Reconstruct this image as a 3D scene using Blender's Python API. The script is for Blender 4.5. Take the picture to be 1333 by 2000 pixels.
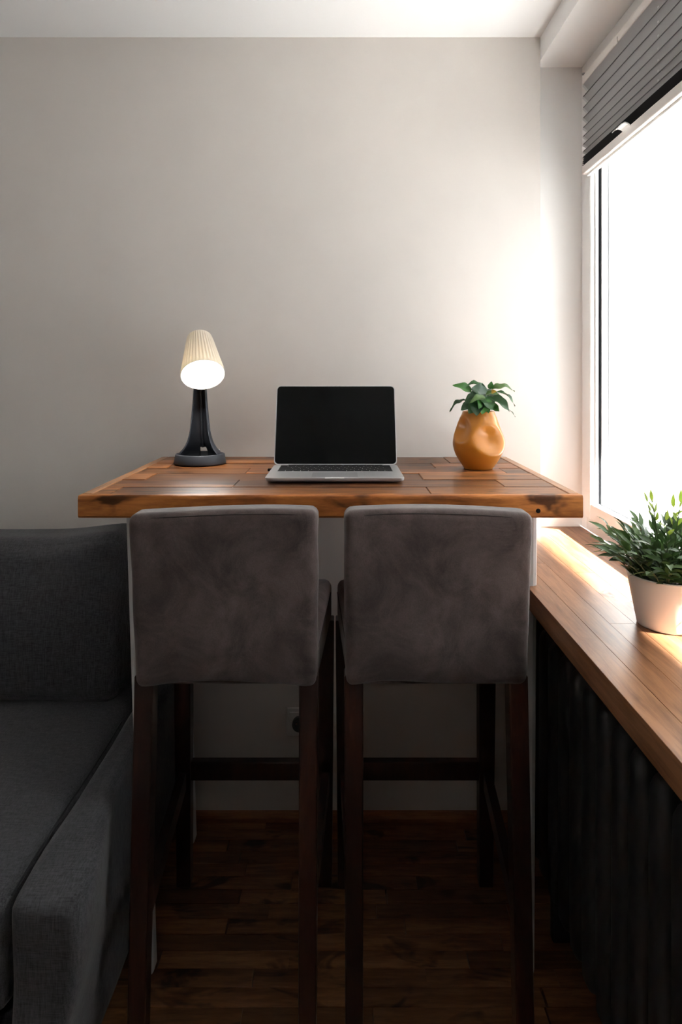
import bpy, bmesh, math, random
from mathutils import Vector, Matrix, noise
rnd = random.Random(7)
for o in list(bpy.data.objects): bpy.data.objects.remove(o)
S = bpy.context.scene
C = S.collection

# ------------------------------------------------------------------ camera, sky, sun, exposure
CAMZ = 1.32
cam = bpy.data.cameras.new('camera'); camo = bpy.data.objects.new('camera', cam); C.objects.link(camo)
camo.location = (0, 0, CAMZ); camo.rotation_euler = (math.pi/2, 0, 0)
cam.sensor_width = 36; cam.lens = 24.0; cam.shift_x = -1.5/2000; cam.shift_y = -269/2000; cam.clip_start = .02
S.camera = camo
W = bpy.data.worlds.new('world'); S.world = W; W.use_nodes = True
bg = W.node_tree.nodes['Background']; bg.inputs[0].default_value = (.90, .95, 1, 1); bg.inputs[1].default_value = 1.8
sun = bpy.data.lights.new('sun', 'SUN'); suno = bpy.data.objects.new('sun', sun); C.objects.link(suno)
sun.energy = 54; sun.angle = math.radians(.9); sun.color = (1, .99, .975)
suno.rotation_euler = Vector((-.60, .36, -.66)).to_track_quat('-Z', 'Y').to_euler()
suno.location = (4, -2, 5)
S.view_settings.view_transform = 'Standard'; S.view_settings.look = 'None'
S.view_settings.exposure = 0.90; S.view_settings.gamma = 1; S.view_settings.use_curve_mapping = False
try:
    S.cycles.use_denoising = True; S.cycles.max_bounces = 12; S.cycles.diffuse_bounces = 6
    S.cycles.transparent_max_bounces = 12; S.cycles.sample_clamp_indirect = 6
except Exception: pass

# ------------------------------------------------------------------ material helpers
def mat(name):
    m = bpy.data.materials.new(name); m.use_nodes = True
    nt = m.node_tree; return m, nt, nt.nodes['Principled BSDF']
def N(nt, t, **kw):
    n = nt.nodes.new(t)
    for k, v in kw.items():
        if k.startswith('i_'): n.inputs[k[2:].replace('_', ' ')].default_value = v
        else: setattr(n, k, v)
    return n
def ramp(nt, fac, stops):
    r = nt.nodes.new('ShaderNodeValToRGB'); e = r.color_ramp.elements
    while len(e) < len(stops): e.new(.5)
    for x, (p, c) in zip(e, stops): x.position = p; x.color = (*c, 1)
    nt.links.new(fac, r.inputs[0]); return r.outputs[0]
def mulc(nt, a, b, fac=1.0, mode='MULTIPLY'):
    m = nt.nodes.new('ShaderNodeMix'); m.data_type = 'RGBA'; m.blend_type = mode
    m.inputs[0].default_value = fac
    nt.links.new(a, m.inputs[6]); nt.links.new(b, m.inputs[7]); return m.outputs[2]
def coords(nt, scale=(1, 1, 1), rand=True):
    tc = N(nt, 'ShaderNodeTexCoord'); mp = N(nt, 'ShaderNodeMapping'); mp.inputs['Scale'].default_value = scale
    nt.links.new(tc.outputs['Object'], mp.inputs['Vector'])
    if rand:
        oi = N(nt, 'ShaderNodeObjectInfo'); g = N(nt, 'ShaderNodeNewGeometry')
        ad = N(nt, 'ShaderNodeMath', operation='ADD'); nt.links.new(oi.outputs['Random'], ad.inputs[0]); nt.links.new(g.outputs['Random Per Island'], ad.inputs[1])
        mu = N(nt, 'ShaderNodeMath', operation='MULTIPLY'); mu.inputs[1].default_value = 37.0; nt.links.new(ad.outputs[0], mu.inputs[0])
        cb = N(nt, 'ShaderNodeCombineXYZ')
        for i in range(3): nt.links.new(mu.outputs[0], cb.inputs[i])
        nt.links.new(cb.outputs[0], mp.inputs['Location'])
        return mp.outputs[0], ad.outputs[0]
    return mp.outputs[0], None
def noisetex(nt, vec, scale, detail=4, rough=.55, dist=0):
    n = N(nt, 'ShaderNodeTexNoise'); n.inputs['Scale'].default_value = scale; n.inputs['Detail'].default_value = detail
    n.inputs['Roughness'].default_value = rough; n.inputs['Distortion'].default_value = dist
    nt.links.new(vec, n.inputs['Vector']); return n.outputs['Fac']
def bump(nt, b, h, strength, dist=.002):
    n = N(nt, 'ShaderNodeBump'); n.inputs['Strength'].default_value = strength; n.inputs['Distance'].default_value = dist
    nt.links.new(h, n.inputs['Height']); nt.links.new(n.outputs[0], b.inputs['Normal'])

def plain(name, col, rough=.5, metal=0, spec=.5, coat=0, emis=None, es=0, mottled=0, mscale=30):
    m, nt, b = mat(name)
    b.inputs['Base Color'].default_value = (*col, 1); b.inputs['Roughness'].default_value = rough
    b.inputs['Metallic'].default_value = metal; b.inputs['Specular IOR Level'].default_value = spec
    b.inputs['Coat Weight'].default_value = coat
    if emis: b.inputs['Emission Color'].default_value = (*emis, 1); b.inputs['Emission Strength'].default_value = es
    if mottled:
        v, _ = coords(nt, rand=False); f = noisetex(nt, v, mscale, 5)
        a = tuple(max(0, c*(1-mottled)) for c in col); d = tuple(min(1, c*(1+mottled)) for c in col)
        nt.links.new(ramp(nt, f, [(.3, a), (.7, d)]), b.inputs['Base Color']); bump(nt, b, f, .08)
    return m

def wood(name, stops, axis, rough=.4, big=5, fine=60, stretch=.12, var=.35, knots=0.0, coat=0.0, bs=.15, spec=.5, kth=.30):
    m, nt, b = mat(name)
    sc = [1, 1, 1]; sc['XYZ'.index(axis)] = stretch
    v, r = coords(nt, tuple(sc))
    f1 = noisetex(nt, v, big, 5, .6, 1.2)
    col = ramp(nt, f1, stops)
    f2 = noisetex(nt, v, fine, 4, .7, .3)
    col = mulc(nt, col, ramp(nt, f2, [(.30, (.55, .5, .46)), (.62, (1.08, 1.08, 1.08))]))
    if knots:
        sc2 = [1, 1, 1]; sc2['XYZ'.index(axis)] = .45
        v2, _ = coords(nt, tuple(sc2)); f3 = noisetex(nt, v2, 13, 3, .6, .8)
        col = mulc(nt, col, ramp(nt, f3, [(kth, (.10, .07, .06)), (kth+.1, (1, 1, 1))]), knots)
    # per-board tone
    sn = N(nt, 'ShaderNodeMath', operation='MULTIPLY'); sn.inputs[1].default_value = 7.31; nt.links.new(r, sn.inputs[0])
    fr = N(nt, 'ShaderNodeMath', operation='FRACT'); nt.links.new(sn.outputs[0], fr.inputs[0])
    col = mulc(nt, col, ramp(nt, fr.outputs[0], [(0, (1-var,)*3), (1, (1+var*.6, 1+var*.55, 1+var*.5))]))
    nt.links.new(col, b.inputs['Base Color']); b.inputs['Roughness'].default_value = rough
    b.inputs['Coat Weight'].default_value = coat; b.inputs['Coat Roughness'].default_value = .25
    b.inputs['Specular IOR Level'].default_value = spec
    bump(nt, b, f2, bs); return m

def fabric(name, c1, c2, weave=True, sheen=.2):
    m, nt, b = mat(name)
    v, _ = coords(nt, (1, 1, 1), rand=False)
    if weave:
        vh, _ = coords(nt, (14, 170, 170), rand=False); vv, _ = coords(nt, (170, 30, 14), rand=False)
        a = noisetex(nt, vh, 3, 3, .7); c = noisetex(nt, vv, 3, 3, .7)
        mx = N(nt, 'ShaderNodeMath', operation='ADD'); nt.links.new(a, mx.inputs[0]); nt.links.new(c, mx.inputs[1])
        hf = N(nt, 'ShaderNodeMath', operation='MULTIPLY'); hf.inputs[1].default_value = .5; nt.links.new(mx.outputs[0], hf.inputs[0])
        f = hf.outputs[0]
        nt.links.new(ramp(nt, f, [(.36, c1), (.64, c2)]), b.inputs['Base Color']); bump(nt, b, f, .35, .002)
    else:
        f = noisetex(nt, v, 11, 5, .62, .6); g = noisetex(nt, v, 420, 2)
        col = ramp(nt, f, [(.32, c1), (.68, c2)])
        nt.links.new(mulc(nt, col, ramp(nt, g, [(.3, (.85,)*3), (.7, (1.1,)*3)])), b.inputs['Base Color'])
        bump(nt, b, noisetex(nt, v, 9, 4, .6, 1.5), .25, .012)
    b.inputs['Roughness'].default_value = .9; b.inputs['Sheen Weight'].default_value = sheen; b.inputs['Sheen Roughness'].default_value = .5
    b.inputs['Specular IOR Level'].default_value = .15
    return m

M = {}
M['wall'] = plain('wall_paint', (.715, .672, .635), .85, spec=.2, mottled=.02, mscale=6)
M['ceil'] = plain('ceiling_paint', (.87, .87, .87), .85, spec=.2)
M['reveal'] = plain('reveal_paint', (.84, .83, .82), .7, spec=.25)
M['darkwall'] = plain('rear_wall_paint', (.80, .77, .73), .9, spec=.2)
M['plaster'] = plain('plaster_white', (.82, .82, .81), .95, spec=.1, mottled=.03, mscale=25)
M['greyrender'] = plain('grey_render', (.20, .20, .20), .95, spec=.1, mottled=.1)
M['concrete'] = plain('concrete', (.72, .715, .70), .95, spec=.1, mottled=.1)
M['pvc'] = plain('white_pvc', (.82, .81, .80), .3)
M['gasket'] = plain('black_gasket', (.006, .006, .007), .6, spec=.1)
M['alu'] = plain('spacer_aluminium', (.45, .46, .48), .35, .8)
M['floor'] = wood('parquet', [(.25, (.08, .033, .014)), (.45, (.19, .085, .034)), (.62, (.28, .135, .057)), (.8, (.16, .07, .028))], 'X', .42, 9, 90, .12, .38, .85, kth=.33)
M['baseb'] = wood('baseboard_wood', [(.3, (.24, .10, .04)), (.7, (.40, .18, .07))], 'X', .45, 6, 80, .1, .1)
M['plank'] = wood('reclaimed_planks', [(.24, (.05, .018, .007)), (.40, (.16, .056, .018)), (.56, (.36, .140, .042)), (.72, (.22, .078, .024)), (.84, (.08, .028, .011))], 'X', .38, 9, 80, .11, .62, .75, .08, bs=.25, spec=.28, kth=.34)
M['edgeb'] = wood('edge_board', [(.25, (.12, .036, .010)), (.40, (.40, .130, .030)), (.60, (.56, .205, .050)), (.80, (.26, .080, .022))], 'X', .45, 9, 70, .16, .1, .9, .0, bs=.25, spec=.25, kth=.355)
M['edges'] = wood('edge_strip', [(.25, (.26, .12, .05)), (.5, (.42, .20, .085)), (.75, (.33, .15, .06))], 'Y', .36, 5, 60, .13, .1, .4, .2)
M['sill'] = wood('sill_staves', [(.25, (.15, .058, .024)), (.48, (.235, .105, .047)), (.65, (.30, .145, .07)), (.82, (.21, .09, .04))], 'Y', .36, 5, 85, .08, .14, .25, .12, bs=.03, spec=.2)
M['legwood'] = wood('stool_leg_wood', [(.25, (.006, .0025, .002)), (.48, (.017, .005, .0038)), (.60, (.035, .010, .006)), (.72, (.10, .034, .018))], 'Z', .35, 12, 110, .10, .2, 0, .2)
M['suede'] = fabric('brown_suede', (.050, .036, .034), (.135, .102, .096), False, .25)
M['seam'] = plain('seam_thread', (.03, .022, .02), .9)
M['linen'] = fabric('charcoal_linen', (.027, .027, .030), (.092, .092, .099), True, .15)
M['linpipe'] = plain('charcoal_piping', (.012, .012, .014), .9)
M['white_metal'] = plain('table_leg_paint', (.55, .56, .57), .45)
M['lampdark'] = plain('lamp_graphite', (.030, .034, .043), .5)
M['alum'] = plain('laptop_aluminium', (.52, .52, .53), .38, .75)
M['alum2'] = plain('trackpad_grey', (.36, .36, .37), .35, .5)
M['screen'] = plain('screen_black', (.003, .003, .003), .12, spec=.06)
M['key'] = plain('key_black', (.008, .008, .009), .55, spec=.2)
M['wellglint'] = plain('keyboard_well', (.32, .32, .32), .5)  # black well coloured grey to paint in glints and backlit legends
M['vase'] = plain('ochre_glaze', (.46, .165, .016), .32, spec=.4)
M['soil'] = plain('soil', (.02, .014, .01), 1, mottled=.5, mscale=200)
M['pot'] = plain('white_pot', (.80, .75, .71), .35)
M['rad'] = plain('radiator_black', (.016, .016, .017), .5)
M['socket'] = plain('socket_white', (.75, .74, .72), .35)
M['socketd'] = plain('socket_recess', (.10, .10, .10), .5)
M['chrome'] = plain('pin_metal', (.6, .6, .6), .25, 1)
M['rail'] = plain('blind_rail', (.72, .68, .65), .4)
def leafmat(name, c1, c2, rough=.35, tr=.25):
    m, nt, b = mat(name); v, r = coords(nt, (1, 1, 1))
    f = noisetex(nt, v, 40, 3)
    oi = N(nt, 'ShaderNodeObjectInfo')
    mx = N(nt, 'ShaderNodeMath', operation='ADD'); nt.links.new(f, mx.inputs[0]); nt.links.new(oi.outputs['Random'], mx.inputs[1])
    h = N(nt, 'ShaderNodeMath', operation='MULTIPLY'); h.inputs[1].default_value = .5; nt.links.new(mx.outputs[0], h.inputs[0])
    col = ramp(nt, h.outputs[0], [(.2, c1), (.8, c2)])
    nt.links.new(col, b.inputs['Base Color']); b.inputs['Roughness'].default_value = rough
    t = N(nt, 'ShaderNodeBsdfTranslucent'); nt.links.new(col, t.inputs[0])
    ms = N(nt, 'ShaderNodeMixShader'); ms.inputs[0].default_value = tr
    nt.links.new(b.outputs[0], ms.inputs[1]); nt.links.new(t.outputs[0], ms.inputs[2])
    nt.links.new(ms.outputs[0], nt.nodes['Material Output'].inputs[0]); return m
M['leafdark'] = leafmat('glossy_leaf', (.005, .028, .007), (.022, .095, .016), .45, .08)
M['leafmid'] = leafmat('mid_leaf', (.018, .085, .010), (.045, .17, .02), .45, .12)
M['leafpale'] = leafmat('pale_leaf', (.07, .14, .035), (.13, .20, .06), .35, .12)
M['leafyel'] = leafmat('yellow_leaf', (.42, .22, .02), (.50, .30, .04), .4, .2)
M['bamboo'] = leafmat('bamboo_leaf', (.018, .048, .010), (.075, .145, .034), .42, .2)
M['bambooy'] = leafmat('bamboo_leaf_young', (.20, .30, .03), (.28, .36, .05), .4, .35)
M['bstem'] = plain('bamboo_stem', (.05, .075, .02), .5)
# cloth of the blind: lets some daylight through
def transl(name, col, tcol, fac):
    m, nt, b = mat(name); b.inputs['Base Color'].default_value = (*col, 1); b.inputs['Roughness'].default_value = .9
    t = N(nt, 'ShaderNodeBsdfTranslucent'); t.inputs[0].default_value = (*tcol, 1)
    ms = N(nt, 'ShaderNodeMixShader'); ms.inputs[0].default_value = fac
    nt.links.new(b.outputs[0], ms.inputs[1]); nt.links.new(t.outputs[0], ms.inputs[2])
    nt.links.new(ms.outputs[0], nt.nodes['Material Output'].inputs[0]); return m
M['pleat'] = transl('blind_cloth', (.48, .465, .465), (.70, .685, .68), .5)
M['pleatw'] = transl('blind_cloth_back', (.8, .8, .8), (.8, .8, .8), .5)
M['foldshade'] = plain('blind_fold_shade', (.12, .115, .115), .9)  # dark grey stands in for self-shadow in the pleat creases
M['stackshade'] = plain('blind_cloth_shaded', (.035, .035, .038), .9)  # same cloth, coloured dark where the thick folds block the backlight
M['shade'] = transl('lamp_shade_cream', (.74, .70, .63), (.8, .72, .58), .12)
M['diff'] = plain('lamp_diffuser', (.9, .9, .9), .5, emis=(1, .97, .92), es=24)
def glass():
    m, nt, b = mat('window_glass'); nt.nodes.remove(b)
    t = N(nt, 'ShaderNodeBsdfTransparent'); t.inputs[0].default_value = (.97, .98, .98, 1)
    g = N(nt, 'ShaderNodeBsdfGlossy'); g.inputs['Roughness'].default_value = .0
    lw = N(nt, 'ShaderNodeLayerWeight'); pw = N(nt, 'ShaderNodeMath', operation='POWER'); pw.inputs[1].default_value = 5
    nt.links.new(lw.outputs['Facing'], pw.inputs[0])
    fr = N(nt, 'ShaderNodeMath', operation='MULTIPLY_ADD'); fr.inputs[1].default_value = .9; fr.inputs[2].default_value = .03; nt.links.new(pw.outputs[0], fr.inputs[0])
    ms = N(nt, 'ShaderNodeMixShader'); nt.links.new(fr.outputs[0], ms.inputs[0])
    nt.links.new(t.outputs[0], ms.inputs[1]); nt.links.new(g.outputs[0], ms.inputs[2])
    nt.links.new(ms.outputs[0], nt.nodes['Material Output'].inputs[0]); return m
M['glass'] = glass()

# ------------------------------------------------------------------ geometry helpers
def link(name, me, m=None, parent=None, loc=(0, 0, 0), rot=(0, 0, 0), smooth=False):
    """loc is a world position; stored relative to the parent"""
    if m is not None and not me.materials: me.materials.append(M[m])
    if smooth:
        for p in me.polygons: p.use_smooth = True
    o = bpy.data.objects.new(name, me); C.objects.link(o)
    L = Vector(loc)
    if parent is not None:
        o.parent = parent
        L = L - wloc(parent)
    o.location = L; o.rotation_euler = rot
    return o
def wloc(o):
    v = Vector(o.location)
    while o.parent is not None: o = o.parent; v += Vector(o.location)
    return v
def thing(name, label, cat, loc, group=None, kind=None):
    o = bpy.data.objects.new(name, None); C.objects.link(o); o.location = loc; o.empty_display_size = .05
    tag(o, label, cat, group, kind); return o
def tag(o, label=None, cat=None, group=None, kind=None):
    if label: o['label'] = label
    if cat: o['category'] = cat
    if group: o['group'] = group
    if kind: o['kind'] = kind
    return o
def bm_me(bm, name='m'):
    bmesh.ops.recalc_face_normals(bm, faces=bm.faces)
    me = bpy.data.meshes.new(name); bm.to_mesh(me); bm.free(); return me
def bm_box(bm, lo, hi):
    r = bmesh.ops.create_cube(bm, size=1)
    lo = Vector(lo); hi = Vector(hi)
    for v in r['verts']:
        v.co = Vector(((lo[i]+hi[i])/2 + v.co[i]*(hi[i]-lo[i]) for i in range(3)))
    return r['verts']
def box(name, lo, hi, m, parent=None, bev=.0, seg=2):
    """world-space box; object origin at its centre"""
    lo = Vector(lo); hi = Vector(hi); c = (lo+hi)/2
    bm = bmesh.new(); bm_box(bm, lo-c, hi-c)
    if bev: bmesh.ops.bevel(bm, geom=list(bm.edges), offset=bev, segments=seg, affect='EDGES', profile=.5)
    return link(name, bm_me(bm), m, parent, c)
def struct(name, boxes, m, parent=None):
    bm = bmesh.new()
    for lo, hi in boxes: bm_box(bm, lo, hi)
    o = link(name, bm_me(bm), m, parent); o['kind'] = 'structure'; return o
def lathe(prof, seg=48, a0=0, a1=2*math.pi, f=None, skip=None):
    full = abs(a1-a0-2*math.pi) < 1e-6
    n = seg if full else seg+1
    vs, fs = [], []
    for (r, z) in prof:
        for k in range(n):
            a = a0+(a1-a0)*k/seg
            rr = f(a, z, r) if f else r
            vs.append((rr*math.cos(a), rr*math.sin(a), z))
    for i in range(len(prof)-1):
        for k in range(seg):
            if skip and skip(i, k): continue
            k2 = (k+1) % n
            fs.append((i*n+k, i*n+k2, (i+1)*n+k2, (i+1)*n+k))
    me = bpy.data.meshes.new('lathe'); me.from_pydata(vs, [], fs); me.update(); return me
def tube_bm(bm, pts, r, seg=8, cap=True):
    pts = [Vector(p) for p in pts]; rings = []
    for i, p in enumerate(pts):
        d = (pts[min(i+1, len(pts)-1)]-pts[max(i-1, 0)]).normalized()
        up = Vector((0, 0, 1)) if abs(d.z) < .95 else Vector((1, 0, 0))
        a = d.cross(up).normalized(); b = a.cross(d)
        rr = r[i] if isinstance(r, (list, tuple)) else r
        rings.append([bm.verts.new(p+(a*math.cos(t)+b*math.sin(t))*rr) for t in [2*math.pi*k/seg for k in range(seg)]])
    for i in range(len(rings)-1):
        for k in range(seg):
            bm.faces.new((rings[i][k], rings[i][(k+1) % seg], rings[i+1][(k+1) % seg], rings[i+1][k]))
    if cap: bm.faces.new(rings[0]); bm.faces.new(rings[-1])
def tube(name, pts, r, m, parent, seg=8):
    c = Vector(pts[0]); bm = bmesh.new(); tube_bm(bm, [Vector(p)-c for p in pts], r, seg)
    return link(name, bm_me(bm), m, parent, c, smooth=True)
def rbox_me(half, r, n=14, f=None):
    """soft box: cube grid wrapped on a rounded box, then deformed by f(p, u) with u in -1..1"""
    half = Vector(half); bm = bmesh.new(); vmap = {}
    def t(i):
        x = -1+2*i/n; return math.copysign(1-(1-abs(x))**1.6, x)
    def vert(i, j, k):
        key = (i, j, k)
        if key not in vmap:
            u = Vector((t(i), t(j), t(k))); q = Vector((u[a]*half[a] for a in range(3)))
            inn = Vector((max(-(half[a]-r), min(half[a]-r, q[a])) for a in range(3)))
            d = q-inn
            p = inn+d.normalized()*r if d.length > 1e-9 else q
            if f: p = f(p, u)
            vmap[key] = bm.verts.new(p)
        return vmap[key]
    for a in range(n):
        for b in range(n):
            for s in (0, n):
                for perm in ((0, 1, 2), (1, 2, 0), (2, 0, 1)):
                    def mk(x, y):
                        k = [0, 0, 0]; k[perm[0]] = x; k[perm[1]] = y; k[perm[2]] = s; return vert(*k)
                    bm.faces.new((mk(a, b), mk(a+1, b), mk(a+1, b+1), mk(a, b+1)))
    return bm_me(bm)
def sst(a, b, x):
    x = max(0, min(1, (x-a)/(b-a))); return x*x*(3-2*x)
def prism4(bot, top):
    """8 corner solid: two quads"""
    bm = bmesh.new(); b = [bm.verts.new(p) for p in bot]; t = [bm.verts.new(p) for p in top]
    bm.faces.new(b[::-1]); bm.faces.new(t)
    for i in range(4): bm.faces.new((b[i], b[(i+1) % 4], t[(i+1) % 4], t[i]))
    return bm
def post(name, xb, yb, wb, xt, yt, wt, z0, z1, m, parent, bev=.003):
    c = Vector((xb, yb, z0))
    def q(x, y, w, z): return [Vector((x+sx*w[0]/2, y+sy*w[1]/2, z))-c for sx, sy in ((-1, -1), (1, -1), (1, 1), (-1, 1))]
    bm = prism4(q(xb, yb, wb, z0), q(xt, yt, wt, z1))
    bmesh.ops.bevel(bm, geom=list(bm.edges), offset=bev, segments=2, affect='EDGES', profile=.5)
    return link(name, bm_me(bm), m, parent, c)

# ------------------------------------------------------------------ room shell
BW = 2.03            # back wall plane
RV = 2.076           # window reveal plane
RX = .591            # inner face of right wall
WX = .73             # room face of window frame
CEIL = 2.322; SOFF = 2.253; SILL = .857
X0 = -2.1; Y0 = -1.9; OX = .86
NY = .38             # near end of the window opening
struct('wall_back', [((X0-.1, BW, -.1), (RX, BW+.16, CEIL+.1))], 'wall')
struct('wall_window_reveal', [((RX, RV, -.1), (OX, RV+.114, CEIL+.1))], 'reveal')
struct('wall_right', [((RX, Y0, -.05), (OX, RV, SILL-.047)), ((RX, Y0, SILL-.047), (OX, NY, CEIL)),
                      ((RX, Y0, SOFF), (OX, RV, CEIL+.1)), ((RX+.02, NY, SILL-.047), (OX, RV, SILL-.0465))], 'reveal')
struct('wall_left', [((X0-.1, Y0, -.05), (X0, BW, CEIL))], 'darkwall')
struct('wall_front', [((X0-.1, Y0-.1, -.05), (OX, Y0, CEIL))], 'darkwall')
struct('ceiling', [((X0-.1, Y0-.1, CEIL), (RX, BW, CEIL+.1))], 'ceil')
fl = struct('floor', [((X0, Y0, -.06), (RX, BW, -.014))], 'floor')
# parquet strips
PW = .0465; rows = []
y = BW-.001
while y > Y0+PW:
    rows.append(y); y -= PW
planks = []
for i, y in enumerate(rows):
    x = RX-.002-rnd.uniform(.06, .36)
    cuts = [RX-.002]
    while x > X0+.1:
        cuts.append(x); x -= rnd.uniform(.24, .46)
    cuts.append(X0+.002)
    for a, b in zip(cuts, cuts[1:]):
        planks.append((b+.0006, a-.0006, y-PW+.0006, y-.0006, rnd.uniform(-.0008, 0)))
planks.sort(key=lambda p: (p[2] < .9 or p[1] < -.9, -p[2]))
PM = {}
def plank_me(L, Wd, T, bev=.0005):
    key = (round(L, 2), round(Wd, 4), T)
    if key not in PM:
        bm = bmesh.new(); bm_box(bm, (-L/2, -Wd/2, -T), (L/2, Wd/2, 0))
        bmesh.ops.bevel(bm, geom=[e for e in bm.edges if all(v.co.z > -1e-6 for v in e.verts)], offset=bev, segments=1, affect='EDGES')
        PM[key] = bm_me(bm)
    return PM[key]
for (xa, xb, ya, yb, dz) in planks[:290]:
    me = plank_me(xb-xa, yb-ya, .0125)
    o = link('plank', me, 'floor', fl, ((xa+xb)/2, (ya+yb)/2, dz)); o.scale.x = (xb-xa)/round(xb-xa, 2)
bm = bmesh.new()
for (xa, xb, ya, yb, dz) in planks[290:]: bm_box(bm, (xa, ya, -.0125), (xb, yb, dz))
o = link('far_planks', bm_me(bm), 'floor', fl); o['kind'] = 'stuff'
# baseboard: quarter-round timber
bm = bmesh.new(); pr = [(0, 0), (-.020, 0), (-.020, .010), (-.017, .018), (-.010, .023), (0, .024)]
va = [bm.verts.new((X0, BW+p[0], p[1])) for p in pr]; vb = [bm.verts.new((RX, BW+p[0], p[1])) for p in pr]
bm.faces.new(va); bm.faces.new(vb[::-1])
for i in range(len(pr)): bm.faces.new((va[i], vb[i], vb[(i+1) % len(pr)], va[(i+1) % len(pr)]))
link('baseboard_back', bm_me(bm), 'baseb')['kind'] = 'structure'
# loggia outside the window
SW = 2.27; LX = 2.16; LN = .05
struct('wall_loggia_side', [((OX, SW, -.1), (LX, SW+.15, 2.70))], 'plaster')
struct('wall_sky_blocker', [((OX, LN-.15, -.1), (LX, LN, 2.70))], 'greyrender')  # unseen wall added to cut sky light on the back wall
struct('floor_loggia', [((OX, LN, -.2), (LX+.1, SW, -.05))], 'concrete')
struct('ceiling_loggia', [((OX, LN, 2.62), (LX, SW, 2.8))], 'plaster')
struct('wall_loggia_parapet', [((LX, LN-.15, -.2), (LX+.1, SW+.15, .20))], 'plaster')
struct('ground', [((OX, -40, -6.3), (60, 40, -6))], 'greyrender')

# ------------------------------------------------------------------ window
win = thing('window_1', 'tall white framed window beside the desk with a view of a bright plastered wall', 'window', (WX, 1.2, SILL), kind='structure')
FT = .046; ZB, ZT = SILL, SOFF
def framebars(name, x0, x1, y0, y1, z0, z1, w, m, bev, names=None):
    box(name, (x0, y1-w, z0), (x1, y1, z1), m, win, bev); box(name, (x0, y0, z0), (x1, y0+w, z1), m, win, bev)
    box(name, (x0, y0+w, z0), (x1, y1-w, z0+w), m, win, bev); box(name, (x0, y0+w, z1-w), (x1, y1-w, z1), m, win, bev)
framebars('frame_bar', WX, WX+.07, NY, RV, ZB, ZT, .044, 'pvc', .003)
framebars('sash_bar', WX-.006, WX+.012, NY+.040, RV-.040, ZB+.040, ZT-.040, .046, 'pvc', .004)
g = .082
framebars('glazing_bead', WX+.008, WX+.018, NY+g, RV-g, ZB+g-.004, ZT-g, .008, 'pvc', .002)
framebars('gasket', WX+.018, WX+.024, NY+g, RV-g, ZB+g-.004, ZT-g, .007, 'gasket', 0)
framebars('outer_sash_bar', WX+.028, WX+.048, NY+.03, RV-.03, ZB+.03, ZT-.03, .056, 'pvc', .003)
framebars('spacer', WX+.048, WX+.053, NY+g, RV-g, ZB+g-.004, ZT-g, .006, 'alu', 0)
box('glass_pane', (WX+.0245, NY+.05, ZB+.05), (WX+.0275, RV-.05, ZT-.05), 'glass', win)

# window sill of staves
sl = thing('window_sill', 'deep varnished wooden window sill running past the desk, above the black radiator', 'sill', (.58, 1.0, SILL-.046))
SX0 = .405
cols = 7; cw = (WX-SX0)/cols
for i in range(cols):
    xa = SX0+i*cw; yy = RV-.0005; first = True
    while yy > -.55:
        L = rnd.uniform(.6, 1.3) if not first else rnd.uniform(.3, 1.1); first = False
        y2 = max(-.56, yy-L)
        x1 = xa+cw
        top = yy
        if i*cw+SX0 < RX and top > BW: top = BW-.0005 if xa+cw <= RX+.005 else top
        box('stave', (xa+.00005, y2+.0001, SILL-.046), (x1-.00005, top, SILL), 'sill', sl, .0003 if i else .0006, 1)
        yy = y2

# ------------------------------------------------------------------ pleated blind
BX = WX-.014
bl = thing('pleated_blind', 'grey pleated window blind half raised, with pale rails', 'blind', (BX, 1.2, 1.905))
YA, YB = 2.012, .45
box('head_rail', (BX-.010, YB, 2.170), (BX+.012, YA-.004, 2.196), 'rail', bl, .004)
zs = [2.170]; pitch = [.040, .036, .034, .031, .029, .026, .023, .018]
for p in pitch: zs += [zs[-1]-p/2]*1; zs += [zs[-1]-p/2]
k = (zs[0]-1.957)/(zs[0]-zs[-1]); zs = [zs[0]-(zs[0]-z)*k for z in zs]
def pleats(name, dx, y0, y1, m, amp=.0075, zz=zs, th=.0012):
    bm = bmesh.new()
    L = []
    for sgn in (0, 1):
        for yv in (y0, y1):
            L.append([bm.verts.new((dx+sgn*th+(amp if i % 2 else -amp), yv-1.2, z-2)) for i, z in enumerate(zz)])
    a0, a1, b0, b1 = L
    for i in range(len(zz)-1):
        bm.faces.new((a0[i], a1[i], a1[i+1], a0[i+1])); bm.faces.new((b0[i], b0[i+1], b1[i+1], b1[i]))
        bm.faces.new((a0[i], a0[i+1], b0[i+1], b0[i])); bm.faces.new((a1[i], b1[i], b1[i+1], a1[i+1]))
    bm.faces.new((a0[0], b0[0], b1[0], a1[0])); bm.faces.new((a0[-1], a1[-1], b1[-1], b0[-1]))
    return link(name, bm_me(bm), m, bl, (BX, 1.2, 2))
pleats('pleated_cloth', 0, YB+.01, YA-.012, 'pleat')
pleats('pale_backing', .0016, YB+.004, YA+.002, 'pleatw')
for i in range(2, len(zs)-1, 2): tube('fold_shade_line', [(BX-.0076, YA-.012, zs[i]-.0004), (BX-.0076, YB+.01, zs[i]-.0004)], .0013, 'foldshade', bl, 6)  # thin dark tubes draw the crease shade along the folds
zst = [1.957-.003*i for i in range(10)]
pleats('folded_cloth', -.001, YB+.01, YA-.006, 'stackshade', .0075, zst, .006)
box('bottom_rail', (BX-.010, YB, 1.906), (BX+.010, YA-.004, 1.931), 'rail', bl, .003)
box('lower_trim', (BX+.001, YB, 1.900), (BX+.013, YA-.012, 1.9065), 'pvc', bl, .001)
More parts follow.
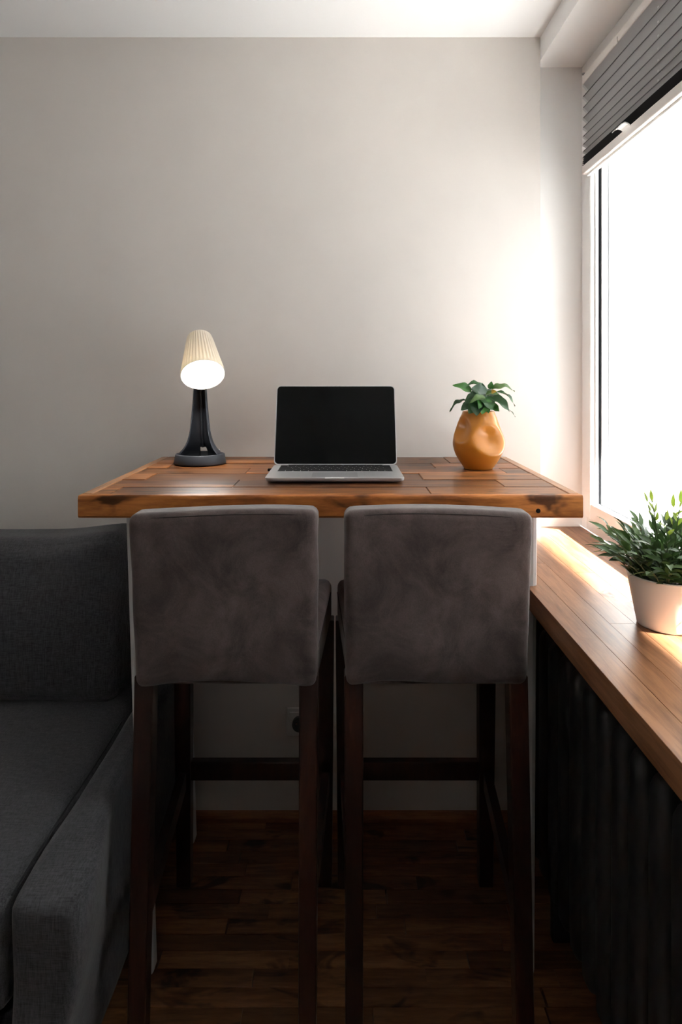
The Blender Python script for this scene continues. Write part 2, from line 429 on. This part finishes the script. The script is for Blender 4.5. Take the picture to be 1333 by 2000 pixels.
# curved pull tab
bm = bmesh.new(); pts = [(0, 1.925), (-.008, 1.932), (-.016, 1.934), (-.024, 1.930), (-.030, 1.924)]
hy = 1.69
A = [[bm.verts.new((BX-.008+p[0], yv, p[1]+dz)) for p in pts] for yv in (hy-.022, hy+.022) for dz in (0, .003)]
for i in range(4):
    for (p, q) in ((0, 1), (1, 3), (3, 2), (2, 0)): bm.faces.new((A[p][i], A[p][i+1], A[q][i+1], A[q][i]))
for i in (0, 4): bm.faces.new((A[0][i], A[1][i], A[3][i], A[2][i]))
link('pull_tab', bm_me(bm), 'pvc', bl, (0, 0, 0), smooth=False)
for i in range(1, len(zs)-2, 2):
    me = lathe([(.0004, .0), (.0026, .0006), (.0026, .0014), (.0004, .002)], 10)
    link('cord_eyelet', me, 'pvc', bl, (BX-.0055, 1.53, (zs[i]+zs[i+1])/2), (0, -math.pi/2, 0))
box('mounting_clip', (BX-.012, 1.745, 2.166), (BX-.009, 1.765, 2.184), 'rail', bl, .001)
bx_ = link('rail_end_hook', None or lathe([(.004, 0), (.006, .001), (.006, .004), (.003, .005)], 14), 'chrome', bl, (BX-.006, 2.0, 2.197), smooth=True)

# ------------------------------------------------------------------ radiator
rd = thing('radiator', 'black ribbed cast iron radiator under the wooden window sill', 'radiator', (.51, 1.0, .0))
def radf(p, u):
    p = p.copy(); z = p.z/.285
    w = 1-.30*sst(.80, 1.0, abs(z)); p.y *= w
    return p
rsec = rbox_me((.062, .0315, .285), .024, 10, radf)
RY = [1.70-.0705*i for i in range(24)]
for yv in RY: link('section', rsec, 'rad', rd, (.515, yv, .452), smooth=True)
for zz in (.215, .69): tube('header_pipe', [(.515, RY[0]+.03, zz), (.515, RY[-1]-.03, zz)], .020, 'rad', rd, 12)
for yv in (RY[1]-.035, RY[12]-.035, RY[22]-.035): box('foot', (.49, yv-.012, -.0005), (.54, yv+.012, .20), 'rad', rd, .004)
tube('supply_pipe', [(.515, 1.73, .69), (.515, 1.79, .69), (.53, 1.82, .69), (.545, 1.835, .66), (.545, 1.835, .0)], .011, 'rad', rd, 10)

# ------------------------------------------------------------------ bar table
TX0, TX1, TY0, TY1 = -.5335, .488, 1.379, 2.024; TZ = 1.075; TT = .0455
tb = thing('bar_table', 'high reclaimed wood bar table set against the wall', 'table', (-.0225, 1.7, 0))
box('tabletop_core', (TX0+.021, TY0+.021, TZ-TT+.004), (TX1-.021, TY1-.001, TZ-.021), 'edgeb', tb)
# front board with worn edge
bm = bmesh.new(); n = 60
prof = [(0, 0), (0, TT), (.022, TT), (.022, 0)]
rings = []
for i in range(n+1):
    x = TX0+(TX1-TX0)*i/n-(-.0225)
    w = .0012*noise.noise(Vector((x*9, 3, 0)))+.0008*noise.noise(Vector((x*31, 9, 0)))
    ring = []
    for (yy, zz) in [(.003, 0), (0, .004), (w, TT-.006), (.0012+w, TT-.002), (.004, TT+w*.5), (.022, TT), (.022, 0)]:
        ring.append(bm.verts.new((x, yy, zz-TT)))
    rings.append(ring)
for a, b in zip(rings, rings[1:]):
    for k in range(7): bm.faces.new((a[k], b[k], b[(k+1) % 7], a[(k+1) % 7]))
bm.faces.new(rings[0]); bm.faces.new(rings[-1])
fb = link('edge_board', bm_me(bm), 'edgeb', tb, (-.0225, TY0, TZ))
me = lathe([(.0001, .0), (.0048, .0004), (.0048, .006), (.0001, .006)], 12)
link('bolt_hole', me, 'gasket', fb, (.397, TY0-.0008, TZ-.031), (-math.pi/2, 0, 0))
for xa in (TX0, TX1-.02): box('edge_strip', (xa, TY0+.0225, TZ-TT), (xa+.02, TY1, TZ+.0005), 'edges', tb, .002)
ry = [1.4015, 1.488, 1.588, 1.69, 1.785, 1.885, TY1]
joints = [[-.476, .184], [-.238, .356], [-.458, .19], [-.239, .411], [-.46, -.05, .246], [.02, .30]]
for r in range(6):
    xs = [TX0+.021]+joints[r]+[TX1-.021]
    for a, b in zip(xs, xs[1:]):
        bm = bmesh.new(); h = (b-a)/2-.0004; d = (ry[r+1]-ry[r])/2-.0004; sk = rnd.uniform(-.012, .012)
        if h < .05: sk *= .2
        vs = bm_box(bm, (-h, -d, -.020), (h, d, 0))
        for v in vs: # mitred butt ends are never quite square
            v.co.x += (sk if v.co.y > 0 else 0)*0
        bmesh.ops.bevel(bm, geom=[e for e in bm.edges if all(v.co.z > -1e-6 for v in e.verts)], offset=.0011, segments=2, affect='EDGES')
        link('tabletop_plank', bm_me(bm), 'plank', tb, ((a+b)/2, (ry[r]+ry[r+1])/2, TZ+rnd.uniform(-.0012, .0004)))
for s in (-1, 1):
    for (yv) in (1.514, 1.931):
        xt = -.0225+s*.4375; xb = -.0225+s*(.405 if s < 0 else .4315)
        lg = post('leg', xb, yv, (.030, .042), xt, yv, (.030, .042), 0, TZ-TT-.004, 'white_metal', tb, .010)
        bm = bmesh.new()   # curved gusset under the top
        c = Vector((xt, yv, TZ-TT-.004)); n = 8
        fr = [[], []]
        for k in range(n+1):
            a = math.pi/2*k/n
            for q, dy in enumerate((-.019, .019)):
                fr[q].append(bm.verts.new((-s*(.017+.045*(1-math.sin(a))), dy, -.045*(1-math.cos(a)))))
        cor = [bm.verts.new((-s*.012, dy, 0)) for dy in (-.019, .019)]; low = [bm.verts.new((-s*.012, dy, -.045)) for dy in (-.019, .019)]
        for k in range(n): bm.faces.new((fr[0][k], fr[0][k+1], fr[1][k+1], fr[1][k]))
        for q in (0, 1): bm.faces.new([cor[q]]+fr[q]+[low[q]])
        bm.faces.new((cor[0], cor[1], fr[1][0], fr[0][0])); bm.faces.new((cor[0], low[0], low[1], cor[1])); bm.faces.new((low[0], fr[0][-1], fr[1][-1], low[1]))
        link('gusset', bm_me(bm), 'white_metal', lg, c)
        box('mounting_plate', (xt-.05, yv-.03, TZ-TT-.0045), (xt+.03, yv+.03, TZ-TT+.0035), 'white_metal', lg, .001)

# ------------------------------------------------------------------ bar stools
def backf(seed):
    def f(p, u):
        p = p.copy(); z = p.z/.17
        p.x *= 1+.010*z
        p.y += -.016*z                       # leans back towards the camera at the top
        if p.y < 0: p.y += -.008*sst(.9, .2, abs(p.z+.105)/.06)*(1-u.x**2)*.8 + .004*math.sin(p.x*14+seed)*(1-u.x**2)*(1-abs(z))
        if z > .6: p.z += (.004*math.sin(p.x*9+seed)+.003*(1-u.x**2))*sst(.6, 1, z)
        if z < -.7: p.z += (-.006*sst(.55, .95, abs(u.x))+.003*math.cos(p.x*22+seed))*sst(.7, 1, -z)
        p.x += .002*noise.noise(Vector((p.z*12, seed, p.y*5)))
        return p
    return f
def seatf(p, u):
    p = p.copy(); t = (p.y+.225)/.45
    p.x *= .885+.115*t
    if u.z > .3: p.z += .010*(1-u.x**2)*(1-u.y**2)
    if p.z < 0: p.z *= 1-.66*(1-t)
    return p
def stool(cx, cxf, label, seed):
    cy = 1.55
    t = thing('bar_stool', label, 'stool', (cx, cy, 0), 'suede bar stools at the table')
    bk = link('backrest', rbox_me((.177, .034, .168), .017, 22, backf(seed)), 'suede', t, (cx, 1.324, .893), smooth=True)
    st = link('seat', rbox_me((.198, .232, .055), .020, 18, seatf), 'suede', t, ((cx+cxf)/2, 1.556, .734), smooth=True)
    # piping along the top of the back and round the seat
    pts = []
    for i in range(17):
        u = -1+2*i/16; x = u*.172
        pts.append((cx+x, 1.277+.004*abs(u)**6, 1.0525+.004*math.sin(x*9+seed)+.003*(1-u*u)-.004*abs(u)**8))
    tube('seam', pts, .0011, 'seam', bk, 6)
    for s in (-1, 1):
        tube('seam', [((cx+cxf)/2+s*(.1755+.0215*k/6), 1.36+.06*k, .771+.001*math.sin(k)) for k in range(7)], .0011, 'seam', st, 6)
        xb = cx+s*.159; xf = cxf+s*.184
        post('rear_leg', xb, 1.275, (.033, .040), xb, 1.336, (.037, .042), 0, .738, 'legwood', t)
        post('front_leg', xf-s*.002, 1.772, (.036, .036), xf, 1.765, (.044, .044), 0, .690, 'legwood', t)
        # side stretcher
        bm = prism4([Vector((xb-.010, 1.305, .255)), Vector((xb+.010, 1.305, .255)), Vector((xf+.010, 1.752, .255)), Vector((xf-.010, 1.752, .255))],
                    [Vector((xb-.010, 1.305, .300)), Vector((xb+.010, 1.305, .300)), Vector((xf+.010, 1.752, .300)), Vector((xf-.010, 1.752, .300))])
        for v in bm.verts: v.co -= Vector((cx, cy, .27))
        link('side_stretcher', bm_me(bm), 'legwood', t, (cx, cy, .27))
    box('front_stretcher', (cxf-.165, 1.757, .273), (cxf+.165, 1.782, .321), 'legwood', t, .003)
    box('seat_rail', ((cx+cxf)/2-.16, 1.742, .655), ((cx+cxf)/2+.16, 1.764, .682), 'legwood', t, .002)
stool(-.223, -.2255, 'brown suede bar stool with scuffed dark legs, standing next to the sofa', 0.4)
stool(.182, .190, 'brown suede bar stool with dark legs, standing next to the radiator', 2.1)

# ------------------------------------------------------------------ sofa
sf = thing('sofa', 'charcoal grey linen sofa with low arm beside the bar table', 'sofa', (-1.25, 1.5, 0))
def wr(p, s, a=.004, k=7): return a*noise.noise(Vector((p.x*k+s, p.y*k, p.z*k)))
def seat2(p, u):
    p = p.copy()
    if u.z > .5: p.z += .012*(1-u.x**4)*(1-u.y**4)+wr(p, 3)
    if p.y < -.35: p.y += wr(p, 5, .01)
    return p
link('seat_cushion', rbox_me((.695, .46, .095), .032, 20, seat2), 'linen', sf, (-1.224, 1.53, .392), smooth=True)
link('base_box', rbox_me((.695, .44, .125), .012, 8), 'linen', sf, (-1.224, 1.54, .170), smooth=True)
def armf(p, u):
    p = p.copy()
    z = (p.z+.23)/.46; yy = 1.54+p.y
    if p.x > 0:
        p.x += .050*sst(1.42, 1.10, yy)*sst(.15, .9, z) + .003*sst(1.9, 1.3, yy)*z
        p.x += -.008*(1-z)
    p.x += wr(p, 1, .005, 6); p.z += (wr(p, 2, .004, 6) if z > .6 else 0)
    if p.y < -.4: p.y += wr(p, 9, .012, 5)
    return p
arm = link('arm', rbox_me((.033, .465, .229), .022, 22, armf), 'linen', sf, (-.4935, 1.535, .262), smooth=True)
link('arm', rbox_me((.05, .465, .229), .022, 12), 'linen', sf, (-1.975, 1.535, .262), smooth=True)
tube('piping', [(-.492+.03*k/4, 1.0735+.002*k, .474-.001*k) for k in range(5)], .0022, 'linpipe', arm, 6)
tube('piping', [(-.5268, 1.09+.09*k, .4885+.003*math.sin(k*1.1)) for k in range(7)], .0020, 'linpipe', arm, 6)
def cush(p, u):
    p = p.copy()
    b = (1-u.x**2)*(1-u.z**2)
    p.y += (-.030 if u.y < 0 else .0)*b
    if p.z > 0: p.z += .012*sst(.3, .85, u.x)*sst(0, 1, u.z)-.006*(1-u.x**2)*u.z
    p.z += .0; p.y += wr(p, 4, .008, 5)
    p.y += .05*sst(-.2, .22, p.z)
    c = sst(.75, 1, abs(u.x))*sst(.75, 1, abs(u.z)); p.x -= .02*c*math.copysign(1, u.x); 
    return p
for cx in (-.885, -1.59): link('back_cushion', rbox_me((.345, .095, .208), .055, 22, cush), 'linen', sf, (cx, 1.80, .688), smooth=True)
link('backrest', rbox_me((.72, .045, .30), .02, 8), 'linen', sf, (-1.24, 1.962, .50), smooth=True)
for x in (-.52, -1.96):
    for yv in (1.13, 1.95): post('foot', x, yv, (.03, .03), x, yv, (.04, .04), 0, .05, 'gasket', sf)

# ------------------------------------------------------------------ desk lamp
LXc, LYc = -.390, 1.878
lp = thing('desk_lamp', 'graphite desk lamp with a tilted cream pleated shade, switched on', 'lamp', (LXc, LYc, TZ))
me = lathe([(.0, .0), (.0705, .0), (.0708, .003), (.0665, .0245), (.0650, .0262), (.0610, .0262), (.0595, .024), (.0590, .008), (.0, .008)], 64)
link('base', me, 'lampdark', lp, (LXc, LYc, TZ+.0012), smooth=True)
zr = [(.006, .0590), (.018, .0590), (.028, .0585), (.034, .0525), (.042, .0455), (.052, .0392), (.063, .0345), (.078, .0305), (.091, .0280), (.12, .0248), (.148, .0222), (.175, .0198), (.201, .0180), (.225, .0168)]
a0, a1, sg = math.radians(-28), math.radians(208), 44
prof = [(r, z) for z, r in zr]
def skp(i, k): return zr[i+1][0] < .043 and abs(k-sg/2+.5) < 2.2
me = lathe(prof, sg, a0, a1, skip=skp)
stm = link('stem', me, 'lampdark', lp, (LXc, LYc, TZ), smooth=True)
md = stm.modifiers.new('s', 'SOLIDIFY'); md.thickness = .0025; md.offset = -1
tube('rib', [(LXc, LYc+r-.006, TZ+z) for z, r in zr if z > .04], .0042, 'lampdark', lp, 10)
me = lathe([(.0, 0), (.004, .0), (.0045, .001), (.004, .0022), (.0, .0022)], 16)
link('switch_button', me, 'chrome', lp, (LXc+.052, LYc+.018, TZ+.034), (0, -math.pi/2, 0), smooth=True)
nv = Vector((.20, -.645, -.735)).normalized(); axis = -nv
sc_ = Vector((-.3665, 1.80, 1.3175)); rot = axis.to_track_quat('Z', 'Y').to_euler()
SL = .142; prof = [(.0572, 0), (.0578, .001)]+[(.0578-.0235*k/10, .001+(SL-.006)*k/10) for k in range(1, 11)]+[(.031, SL-.001), (.026, SL), (.0, SL)]
def rib(a, z, r): return r*(1+(.026*math.cos(a*36) if .004 < z < SL-.006 else 0))
sh = link('lamp_shade', lathe(prof, 36*8, f=rib), 'shade', lp, sc_, rot, smooth=True)
md = sh.modifiers.new('s', 'SOLIDIFY'); md.thickness = .0016; md.offset = -1
me = lathe([(.0, .004), (.03, .0035), (.05, .0025), (.0555, .0022)], 48)
link('diffuser', me, 'diff', lp, sc_+axis*.0005, rot, smooth=True)
tube('neck', [(LXc, LYc+.006, TZ+.215), (LXc-.002, LYc+.012, TZ+.25), (LXc-.002, LYc+.008, TZ+.285), sc_+axis*.085+Vector((0, .024, -.026))], [.015, .014, .013, .012], 'lampdark', lp, 14)

# ------------------------------------------------------------------ laptop
LC = Vector((-.0160, 1.6371, TZ+.0008)); hw, hd = .157, .1095
lt = thing('laptop', 'open silver laptop with a black screen on the bar table', 'laptop', LC)
def rrect(hw, hd, r, n=6):
    out = []
    for (sx, sy, a) in ((1, 1, 0), (-1, 1, 90), (-1, -1, 180), (1, -1, 270)):
        for k in range(n+1):
            t = math.radians(a+90*k/n); out.append((sx*(hw-r)+r*math.cos(t), sy*(hd-r)+r*math.sin(t)))
    return out
def slab_me(hw, hd, r, layers):
    bm = bmesh.new(); R = []
    for (z, ins) in layers: R.append([bm.verts.new((x, y, z)) for x, y in rrect(hw-ins, hd-ins, max(r-ins, .001))])
    n = len(R[0])
    for a, b in zip(R, R[1:]):
        for k in range(n): bm.faces.new((a[k], a[(k+1) % n], b[(k+1) % n], b[k]))
    bm.faces.new(R[0][::-1]); bm.faces.new(R[-1]); return bm_me(bm)
bs = link('base', slab_me(hw, hd, .011, [(.0012, .012), (.0035, .004), (.0065, .0008), (.0118, 0), (.0125, .0007)]), 'alum', lt, LC)
BT = LC.z+.0125
for sx in (-1, 1):
    for sy in (-1, 1): link('rubber_foot', lathe([(0, 0), (.006, 0), (.006, .002), (0, .002)], 14), 'gasket', bs, LC+Vector((sx*.13, sy*.085, -.0002)))
kw = .1385
box('keyboard_well', (LC.x-kw, LC.y-.012, BT-.001), (LC.x+kw, LC.y+.095, BT+.0003), 'wellglint', bs)
rowsk = [(14, .0095), (14, .0165), (14, .0165), (13, .0165), (12, .0165), (11, .0165)]
yv = LC.y+.0945
for ri, (nk, hgt) in enumerate(rowsk):
    widths = [1.0]*nk
    if ri == 1: widths[-1] = 1.5
    if ri == 2: widths[0] = 1.5
    if ri == 3: widths[0] = 1.75; widths[-1] = 1.75
    if ri == 4: widths[0] = widths[-1] = 2.25
    if ri == 5: widths[4] = 5.0
    tot = sum(widths); unit = (2*kw-.001)/tot; xx = LC.x-kw+.0005
    for w in widths:
        box('key', (xx+.0007, yv-hgt, BT-.0004), (xx+w*unit-.0007, yv, BT+.0011), 'key', bs, .0003, 1); xx += w*unit
    yv -= hgt+.0017
box('trackpad', (LC.x-.0525, LC.y-.100, BT-.001), (LC.x+.0525, LC.y-.0265, BT+.00015), 'alum2', bs)
bm = bmesh.new(); bm_box(bm, (-.022, -.004, -.002), (.022, .002, .0004)); bmesh.ops.bevel(bm, geom=list(bm.edges), offset=.0008, segments=1, affect='EDGES')
link('finger_notch', bm_me(bm), 'pvc', bs, (LC.x, LC.y-hd+.0035, BT))
box('plug', (LC.x-hw-.010, LC.y+.045, LC.z+.005), (LC.x-hw+.002, LC.y+.060, LC.z+.011), 'gasket', bs, .001)
th = math.radians(21.5); LH = .1075
hinge = Vector((LC.x, LC.y+hd-.009, BT-.001))
up = Vector((0, math.sin(th), math.cos(th))); nr = Vector((0, -math.cos(th), math.sin(th)))
rot = (math.pi/2-th, 0, 0)
lid = link('lid', slab_me(hw, LH, .011, [(-.0035, .006), (-.002, .001), (.0005, 0), (.0014, .0004)]), 'alum', lt, hinge+up*(LH+.0015), rot)
sl_ = link('screen', slab_me(hw-.0022, LH-.0022, .010, [(0, 0), (.0006, .0004)]), 'screen', lid); sl_.location = (0, .0006, .0013)
tube('hinge', [hinge+Vector((-.12, .002, -.001)), hinge+Vector((.12, .002, -.001))], .0045, 'gasket', lt, 12)

# ------------------------------------------------------------------ vase and coffee plant
VC = Vector(((935-668)/1333*1.772, 1.772, TZ+.0005))
vs = thing('vase', 'ochre ceramic vase with dented sides on the bar table', 'vase', VC)
import bisect
vz = [0, .004, .018, .036, .054, .066, .080, .098, .116, .132, .1455, .1485]
vr = [.0355, .0385, .0485, .0585, .0645, .0660, .0640, .0585, .0525, .0468, .0415, .0405]
def vrad(z):
    i = max(1, min(len(vz)-1, bisect.bisect(vz, z))); t = (z-vz[i-1])/(vz[i]-vz[i-1])
    p0 = vr[max(0, i-2)]; p1 = vr[i-1]; p2 = vr[i]; p3 = vr[min(len(vr)-1, i+1)]
    return .5*((2*p1)+(-p0+p2)*t+(2*p0-5*p1+4*p2-p3)*t*t+(-p0+3*p1-3*p2+p3)*t**3)
dents = [(-90+20, .079, .050, .040, .0225), (-90-62, .104, .036, .034, .013), (100, .08, .046, .040, .018)]
def vf(a, z, r):
    for (ang, zc, ra, rz, dep) in dents:
        da = (a-math.radians(ang)+math.pi) % (2*math.pi)-math.pi
        d = math.hypot(da*.060/ra, (z-zc+.25*da*.03)/rz)
        if d < 1: r -= dep*(1-d*d)**1.7
        r += .0014*math.exp(-((d-1.05)/.22)**2)
    return r
nz = 56; prof = [(.0, .0), (.030, .0)]+[(vrad(.1485*i/nz), .1485*i/nz) for i in range(nz+1)]+[(.0385, .1495), (.0365, .148), (.040, .13)]
prof = [(max(r, .0005), z) for r, z in prof]
n_o = nz+3
def vf2(a, z, r): return vf(a, z, r) if r > .0353 and z < .1486 else r
link('body', lathe(prof, 96, f=vf2), 'vase', vs, VC, smooth=True)
link('soil', lathe([(.0005, .131), (.02, .130), (.0395, .128), (.0395, .124), (.0005, .124)], 24), 'soil', vs, VC, smooth=True)

def leaf_me(wid, curl, wave, fold, nl=10, nw=4, shape='coffee'):
    vs_, fs_ = [], []
    for i in range(nl+1):
        t = i/nl
        w = wid*(math.sin(math.pi*min(1, t**.8))**.8)*(1-.25*t) if shape == 'coffee' else wid*math.sin(math.pi*t**.75)**.9
        w = max(w, .002)
        for j in range(nw+1):
            s = -1+2*j/nw
            z = curl*(t-t*t*1.35)+fold*abs(s)*w+wave*math.sin(t*13+s)*abs(s)
            vs_.append((s*w, t, z))
    for i in range(nl):
        for j in range(nw):
            a = i*(nw+1)+j; fs_.append((a, a+1, a+nw+2, a+nw+1))
    me = bpy.data.meshes.new('leaf'); me.from_pydata(vs_, [], fs_); me.update()
    for p in me.polygons: p.use_smooth = True
    return me
pt = thing('coffee_plant', 'small glossy green coffee plant growing in the ochre vase', 'plant', VC+Vector((0, 0, .13)))
def px(x, y, Y): return Vector(((x-668)/1333*Y, Y, CAMZ-(y-731)/1333*Y))
def place_leaf(name, me, base, tip, parent, m, nrm=(0, -.25, 1), scale_w=1.0):
    d = Vector(tip)-Vector(base); L = d.length; yv = d/L
    zv = Vector(nrm); zv = (zv-yv*zv.dot(yv)).normalized(); xv = yv.cross(zv)
    R = Matrix((xv, yv, zv)).transposed()
    mm = me.copy() if me.materials and me.materials[0] != M[m] else me
    if mm is not me: mm.materials.clear()
    o = link(name, mm, m, parent, base, R.to_euler()); o.scale = (L*scale_w, L, L); return o
Lc = [leaf_me(.14, .35, .03, .30), leaf_me(.20, .6, .045, .35), leaf_me(.29, .35, .035, .4), leaf_me(.42, .2, .04, .25)]
leaves = [  # base px, base Y, tip px, tip Y, mesh, material, normal
    ((948, 756), 1.775, (905, 751), 1.76, 1, 'leafdark', (0, -.4, 1)),
    ((921, 766), 1.765, (887, 750), 1.755, 2, 'leafmid', (.1, -.9, .7)),
    ((913, 783), 1.76, (877, 797), 1.75, 1, 'leafdark', (0, -.3, 1)),
    ((960, 762), 1.78, (1007, 756), 1.79, 1, 'leafpale', (0, -.6, 1)),
    ((966, 767), 1.76, (1010, 785), 1.74, 1, 'leafdark', (.1, -.2, 1)),
    ((958, 776), 1.755, (997, 800), 1.72, 2, 'leafdark', (.3, -.8, .7)),
    ((985, 797), 1.76, (1009, 812), 1.75, 0, 'leafdark', (.3, -.2, 1)),
    ((952, 770), 1.77, (922, 758), 1.74, 3, 'leafdark', (0, -.9, .5)),
    ((932, 782), 1.745, (931, 811), 1.712, 3, 'leafdark', (-.1, -1, .4)),
    ((948, 776), 1.745, (942, 808), 1.715, 3, 'leafmid', (.1, -1, .4)),
    ((950, 778), 1.735, (919, 783), 1.715, 2, 'leafpale', (0, -.6, 1)),
    ((922, 790), 1.75, (901, 800), 1.735, 3, 'leafdark', (-.3, -.9, .5)),
    ((957, 760), 1.78, (961, 745), 1.775, 3, 'leafmid', (0, -1, .2)),
    ((960, 766), 1.745, (970, 764), 1.735, 3, 'leafyel', (0, -1, .4)),
    ((955, 790), 1.755, (976, 803), 1.735, 3, 'leafmid', (.2, -.9, .5)),
    ((940, 770), 1.76, (915, 776), 1.73, 2, 'leafdark', (-.1, -.8, .6)),
    ((935, 775), 1.755, (908, 786), 1.74, 3, 'leafdark', (-.3, -.8, .5)),
    ((948, 772), 1.76, (975, 768), 1.735, 2, 'leafpale', (.1, -.7, .8)),
    ((945, 780), 1.79, (975, 765), 1.84, 2, 'leafdark', (0, -.6, 1)),
    ((940, 778), 1.79, (925, 760), 1.84, 2, 'leafdark', (0, -.6, 1)),
    ((946, 775), 1.75, (962, 800), 1.715, 3, 'leafdark', (.2, -1, .4)),
    ((944, 784), 1.75, (955, 806), 1.72, 3, 'leafmid', (.2, -1, .3)),
    ((936, 786), 1.75, (916, 806), 1.72, 3, 'leafdark', (-.2, -1, .3)),
]
lmc = {}
for (b, by, t_, ty, k, m, nr_) in leaves:
    key = (k, m)
    if key not in lmc: lmc[key] = Lc[k].copy()
    place_leaf('leaf', lmc[key], px(*b, by), px(*t_, ty), pt, m, nr_)
for (b, by) in (((945, 772), 1.768), ((930, 780), 1.76), ((957, 770), 1.77), ((962, 775), 1.76), ((950, 757), 1.775)):
    e = px(*b, by); s0 = VC+Vector((rnd.uniform(-.01, .01), rnd.uniform(-.01, .01), .128))
    tube('stem', [s0, s0.lerp(e, .5)+Vector((0, .006, .01)), e], .0013, 'bstem', pt, 6)

# ------------------------------------------------------------------ pot of grass on the sill
PC = Vector((.606, 1.262, SILL))
po = thing('flower_pot', 'smooth white tapered plant pot on the window sill', 'pot', PC)
link('body', lathe([(.0005, .0), (.052, .0), (.0555, .0015), (.0565, .004), (.0735, .092), (.0735, .0945), (.0705, .0945), (.069, .09), (.066, .075)], 64), 'pot', po, PC, smooth=True)
link('soil', lathe([(.0005, .080), (.03, .079), (.0672, .077), (.066, .072), (.0005, .072)], 24), 'soil', po, PC, smooth=True)
gp = thing('bamboo_grass', 'bushy green bamboo-leaved plant in the white pot', 'plant', PC+Vector((0, 0, .078)))
GL = leaf_me(.14, .22, 0, .35, 6, 2, 'grass'); GL.materials.append(M['bamboo'])
GY = leaf_me(.15, .10, 0, .35, 6, 2, 'grass'); GY.materials.append(M['bambooy'])
nst = 92; cnt = 0
rest = bmesh.new()
order = list(range(nst)); rnd.shuffle(order)
for i in order:
    a = i*2.39996+rnd.uniform(-.2, .2); q = math.sqrt((i+.5)/nst)
    r0 = q*.058; lean = .10+1.25*q**1.3+rnd.uniform(-.16, .14); L = rnd.uniform(.075, .118)*(1.05-.10*q)
    tall = i < 9
    if tall: L = rnd.uniform(.125, .160)
    base = PC+Vector((r0*math.cos(a), r0*math.sin(a), .078))
    pts = [base]
    for k in range(1, 6):
        tt = lean*(.40+.60*k/5)
        pts.append(pts[-1]+Vector((math.sin(tt)*math.cos(a), math.sin(tt)*math.sin(a), math.cos(tt)))*L/5)
    sm = tube('stem', pts, [.0011, .001, .001, .0009, .0008, .0006], 'bstem', gp, 5)
    nl = 8
    for k in range(nl):
        f = .15+.85*k/(nl-1); fi = f*5; i0 = min(4, int(fi)); p = pts[i0].lerp(pts[i0+1], fi-i0)
        dirn = (pts[i0+1]-pts[i0]).normalized()
        side = Vector((-math.sin(a), math.cos(a), 0))*(1 if k % 2 else -1)
        d = dirn*rnd.uniform(.6, 1.1)+side*rnd.uniform(.25, .9)*(0.15 if k == nl-1 else 1)+Vector((0, 0, rnd.uniform(-.35, .2)))
        d.normalize(); ll = rnd.uniform(.026, .042)
        young = tall and k >= nl-3
        nrm = (rnd.uniform(-.7, .7), rnd.uniform(-.9, .3), 1)
        if young or (k >= nl-4 and cnt < 292):
            cnt += 1
            place_leaf('leaf', GY if young else GL, p, p+d*(ll*(.7 if young else 1)), sm, 'bambooy' if young else 'bamboo', nrm)
        else:
            yv = d; zv = Vector(nrm); zv = (zv-yv*zv.dot(yv)).normalized(); xv = yv.cross(zv)
            vv = [rest.verts.new(p-gp.location+(xv*v.co.x+yv*v.co.y+zv*v.co.z)*ll) for v in GL.vertices]
            for pg in GL.polygons: rest.faces.new([vv[t] for t in pg.vertices])
me = bpy.data.meshes.new('foliage'); rest.to_mesh(me); rest.free()
o = link('inner_foliage', me, 'bamboo', gp, gp.location, smooth=True); o['kind'] = 'stuff'

# ------------------------------------------------------------------ wall socket
so = thing('wall_socket', 'white triple wall socket low on the wall under the bar table', 'socket', (-.0485, BW, .289))
box('cover_frame', (-.164, BW-.009, .248), (.067, BW+.0005, .331), 'socket', so, .003)
for i in range(3):
    cx = -.1245+.0765*i
    pl_ = box('socket_plate', (cx-.031, BW-.013, .258), (cx+.031, BW-.0085, .321), 'socket', so, .002)
    me = lathe([(.0005, .010), (.0185, .010), (.0195, .0), (.0215, -.001), (.0215, .012), (.0005, .012)], 28)
    link('recess', me, 'socketd', pl_, (cx, BW-.0125-.012, .2895), (-math.pi/2, 0, 0), smooth=False)
    for dx in (-.0095, .0095):
        link('contact', lathe([(.0005, 0), (.0028, 0), (.0028, .003), (.0005, .003)], 10), 'chrome', pl_, (cx+dx, BW-.0155, .2895), (math.pi/2, 0, 0))
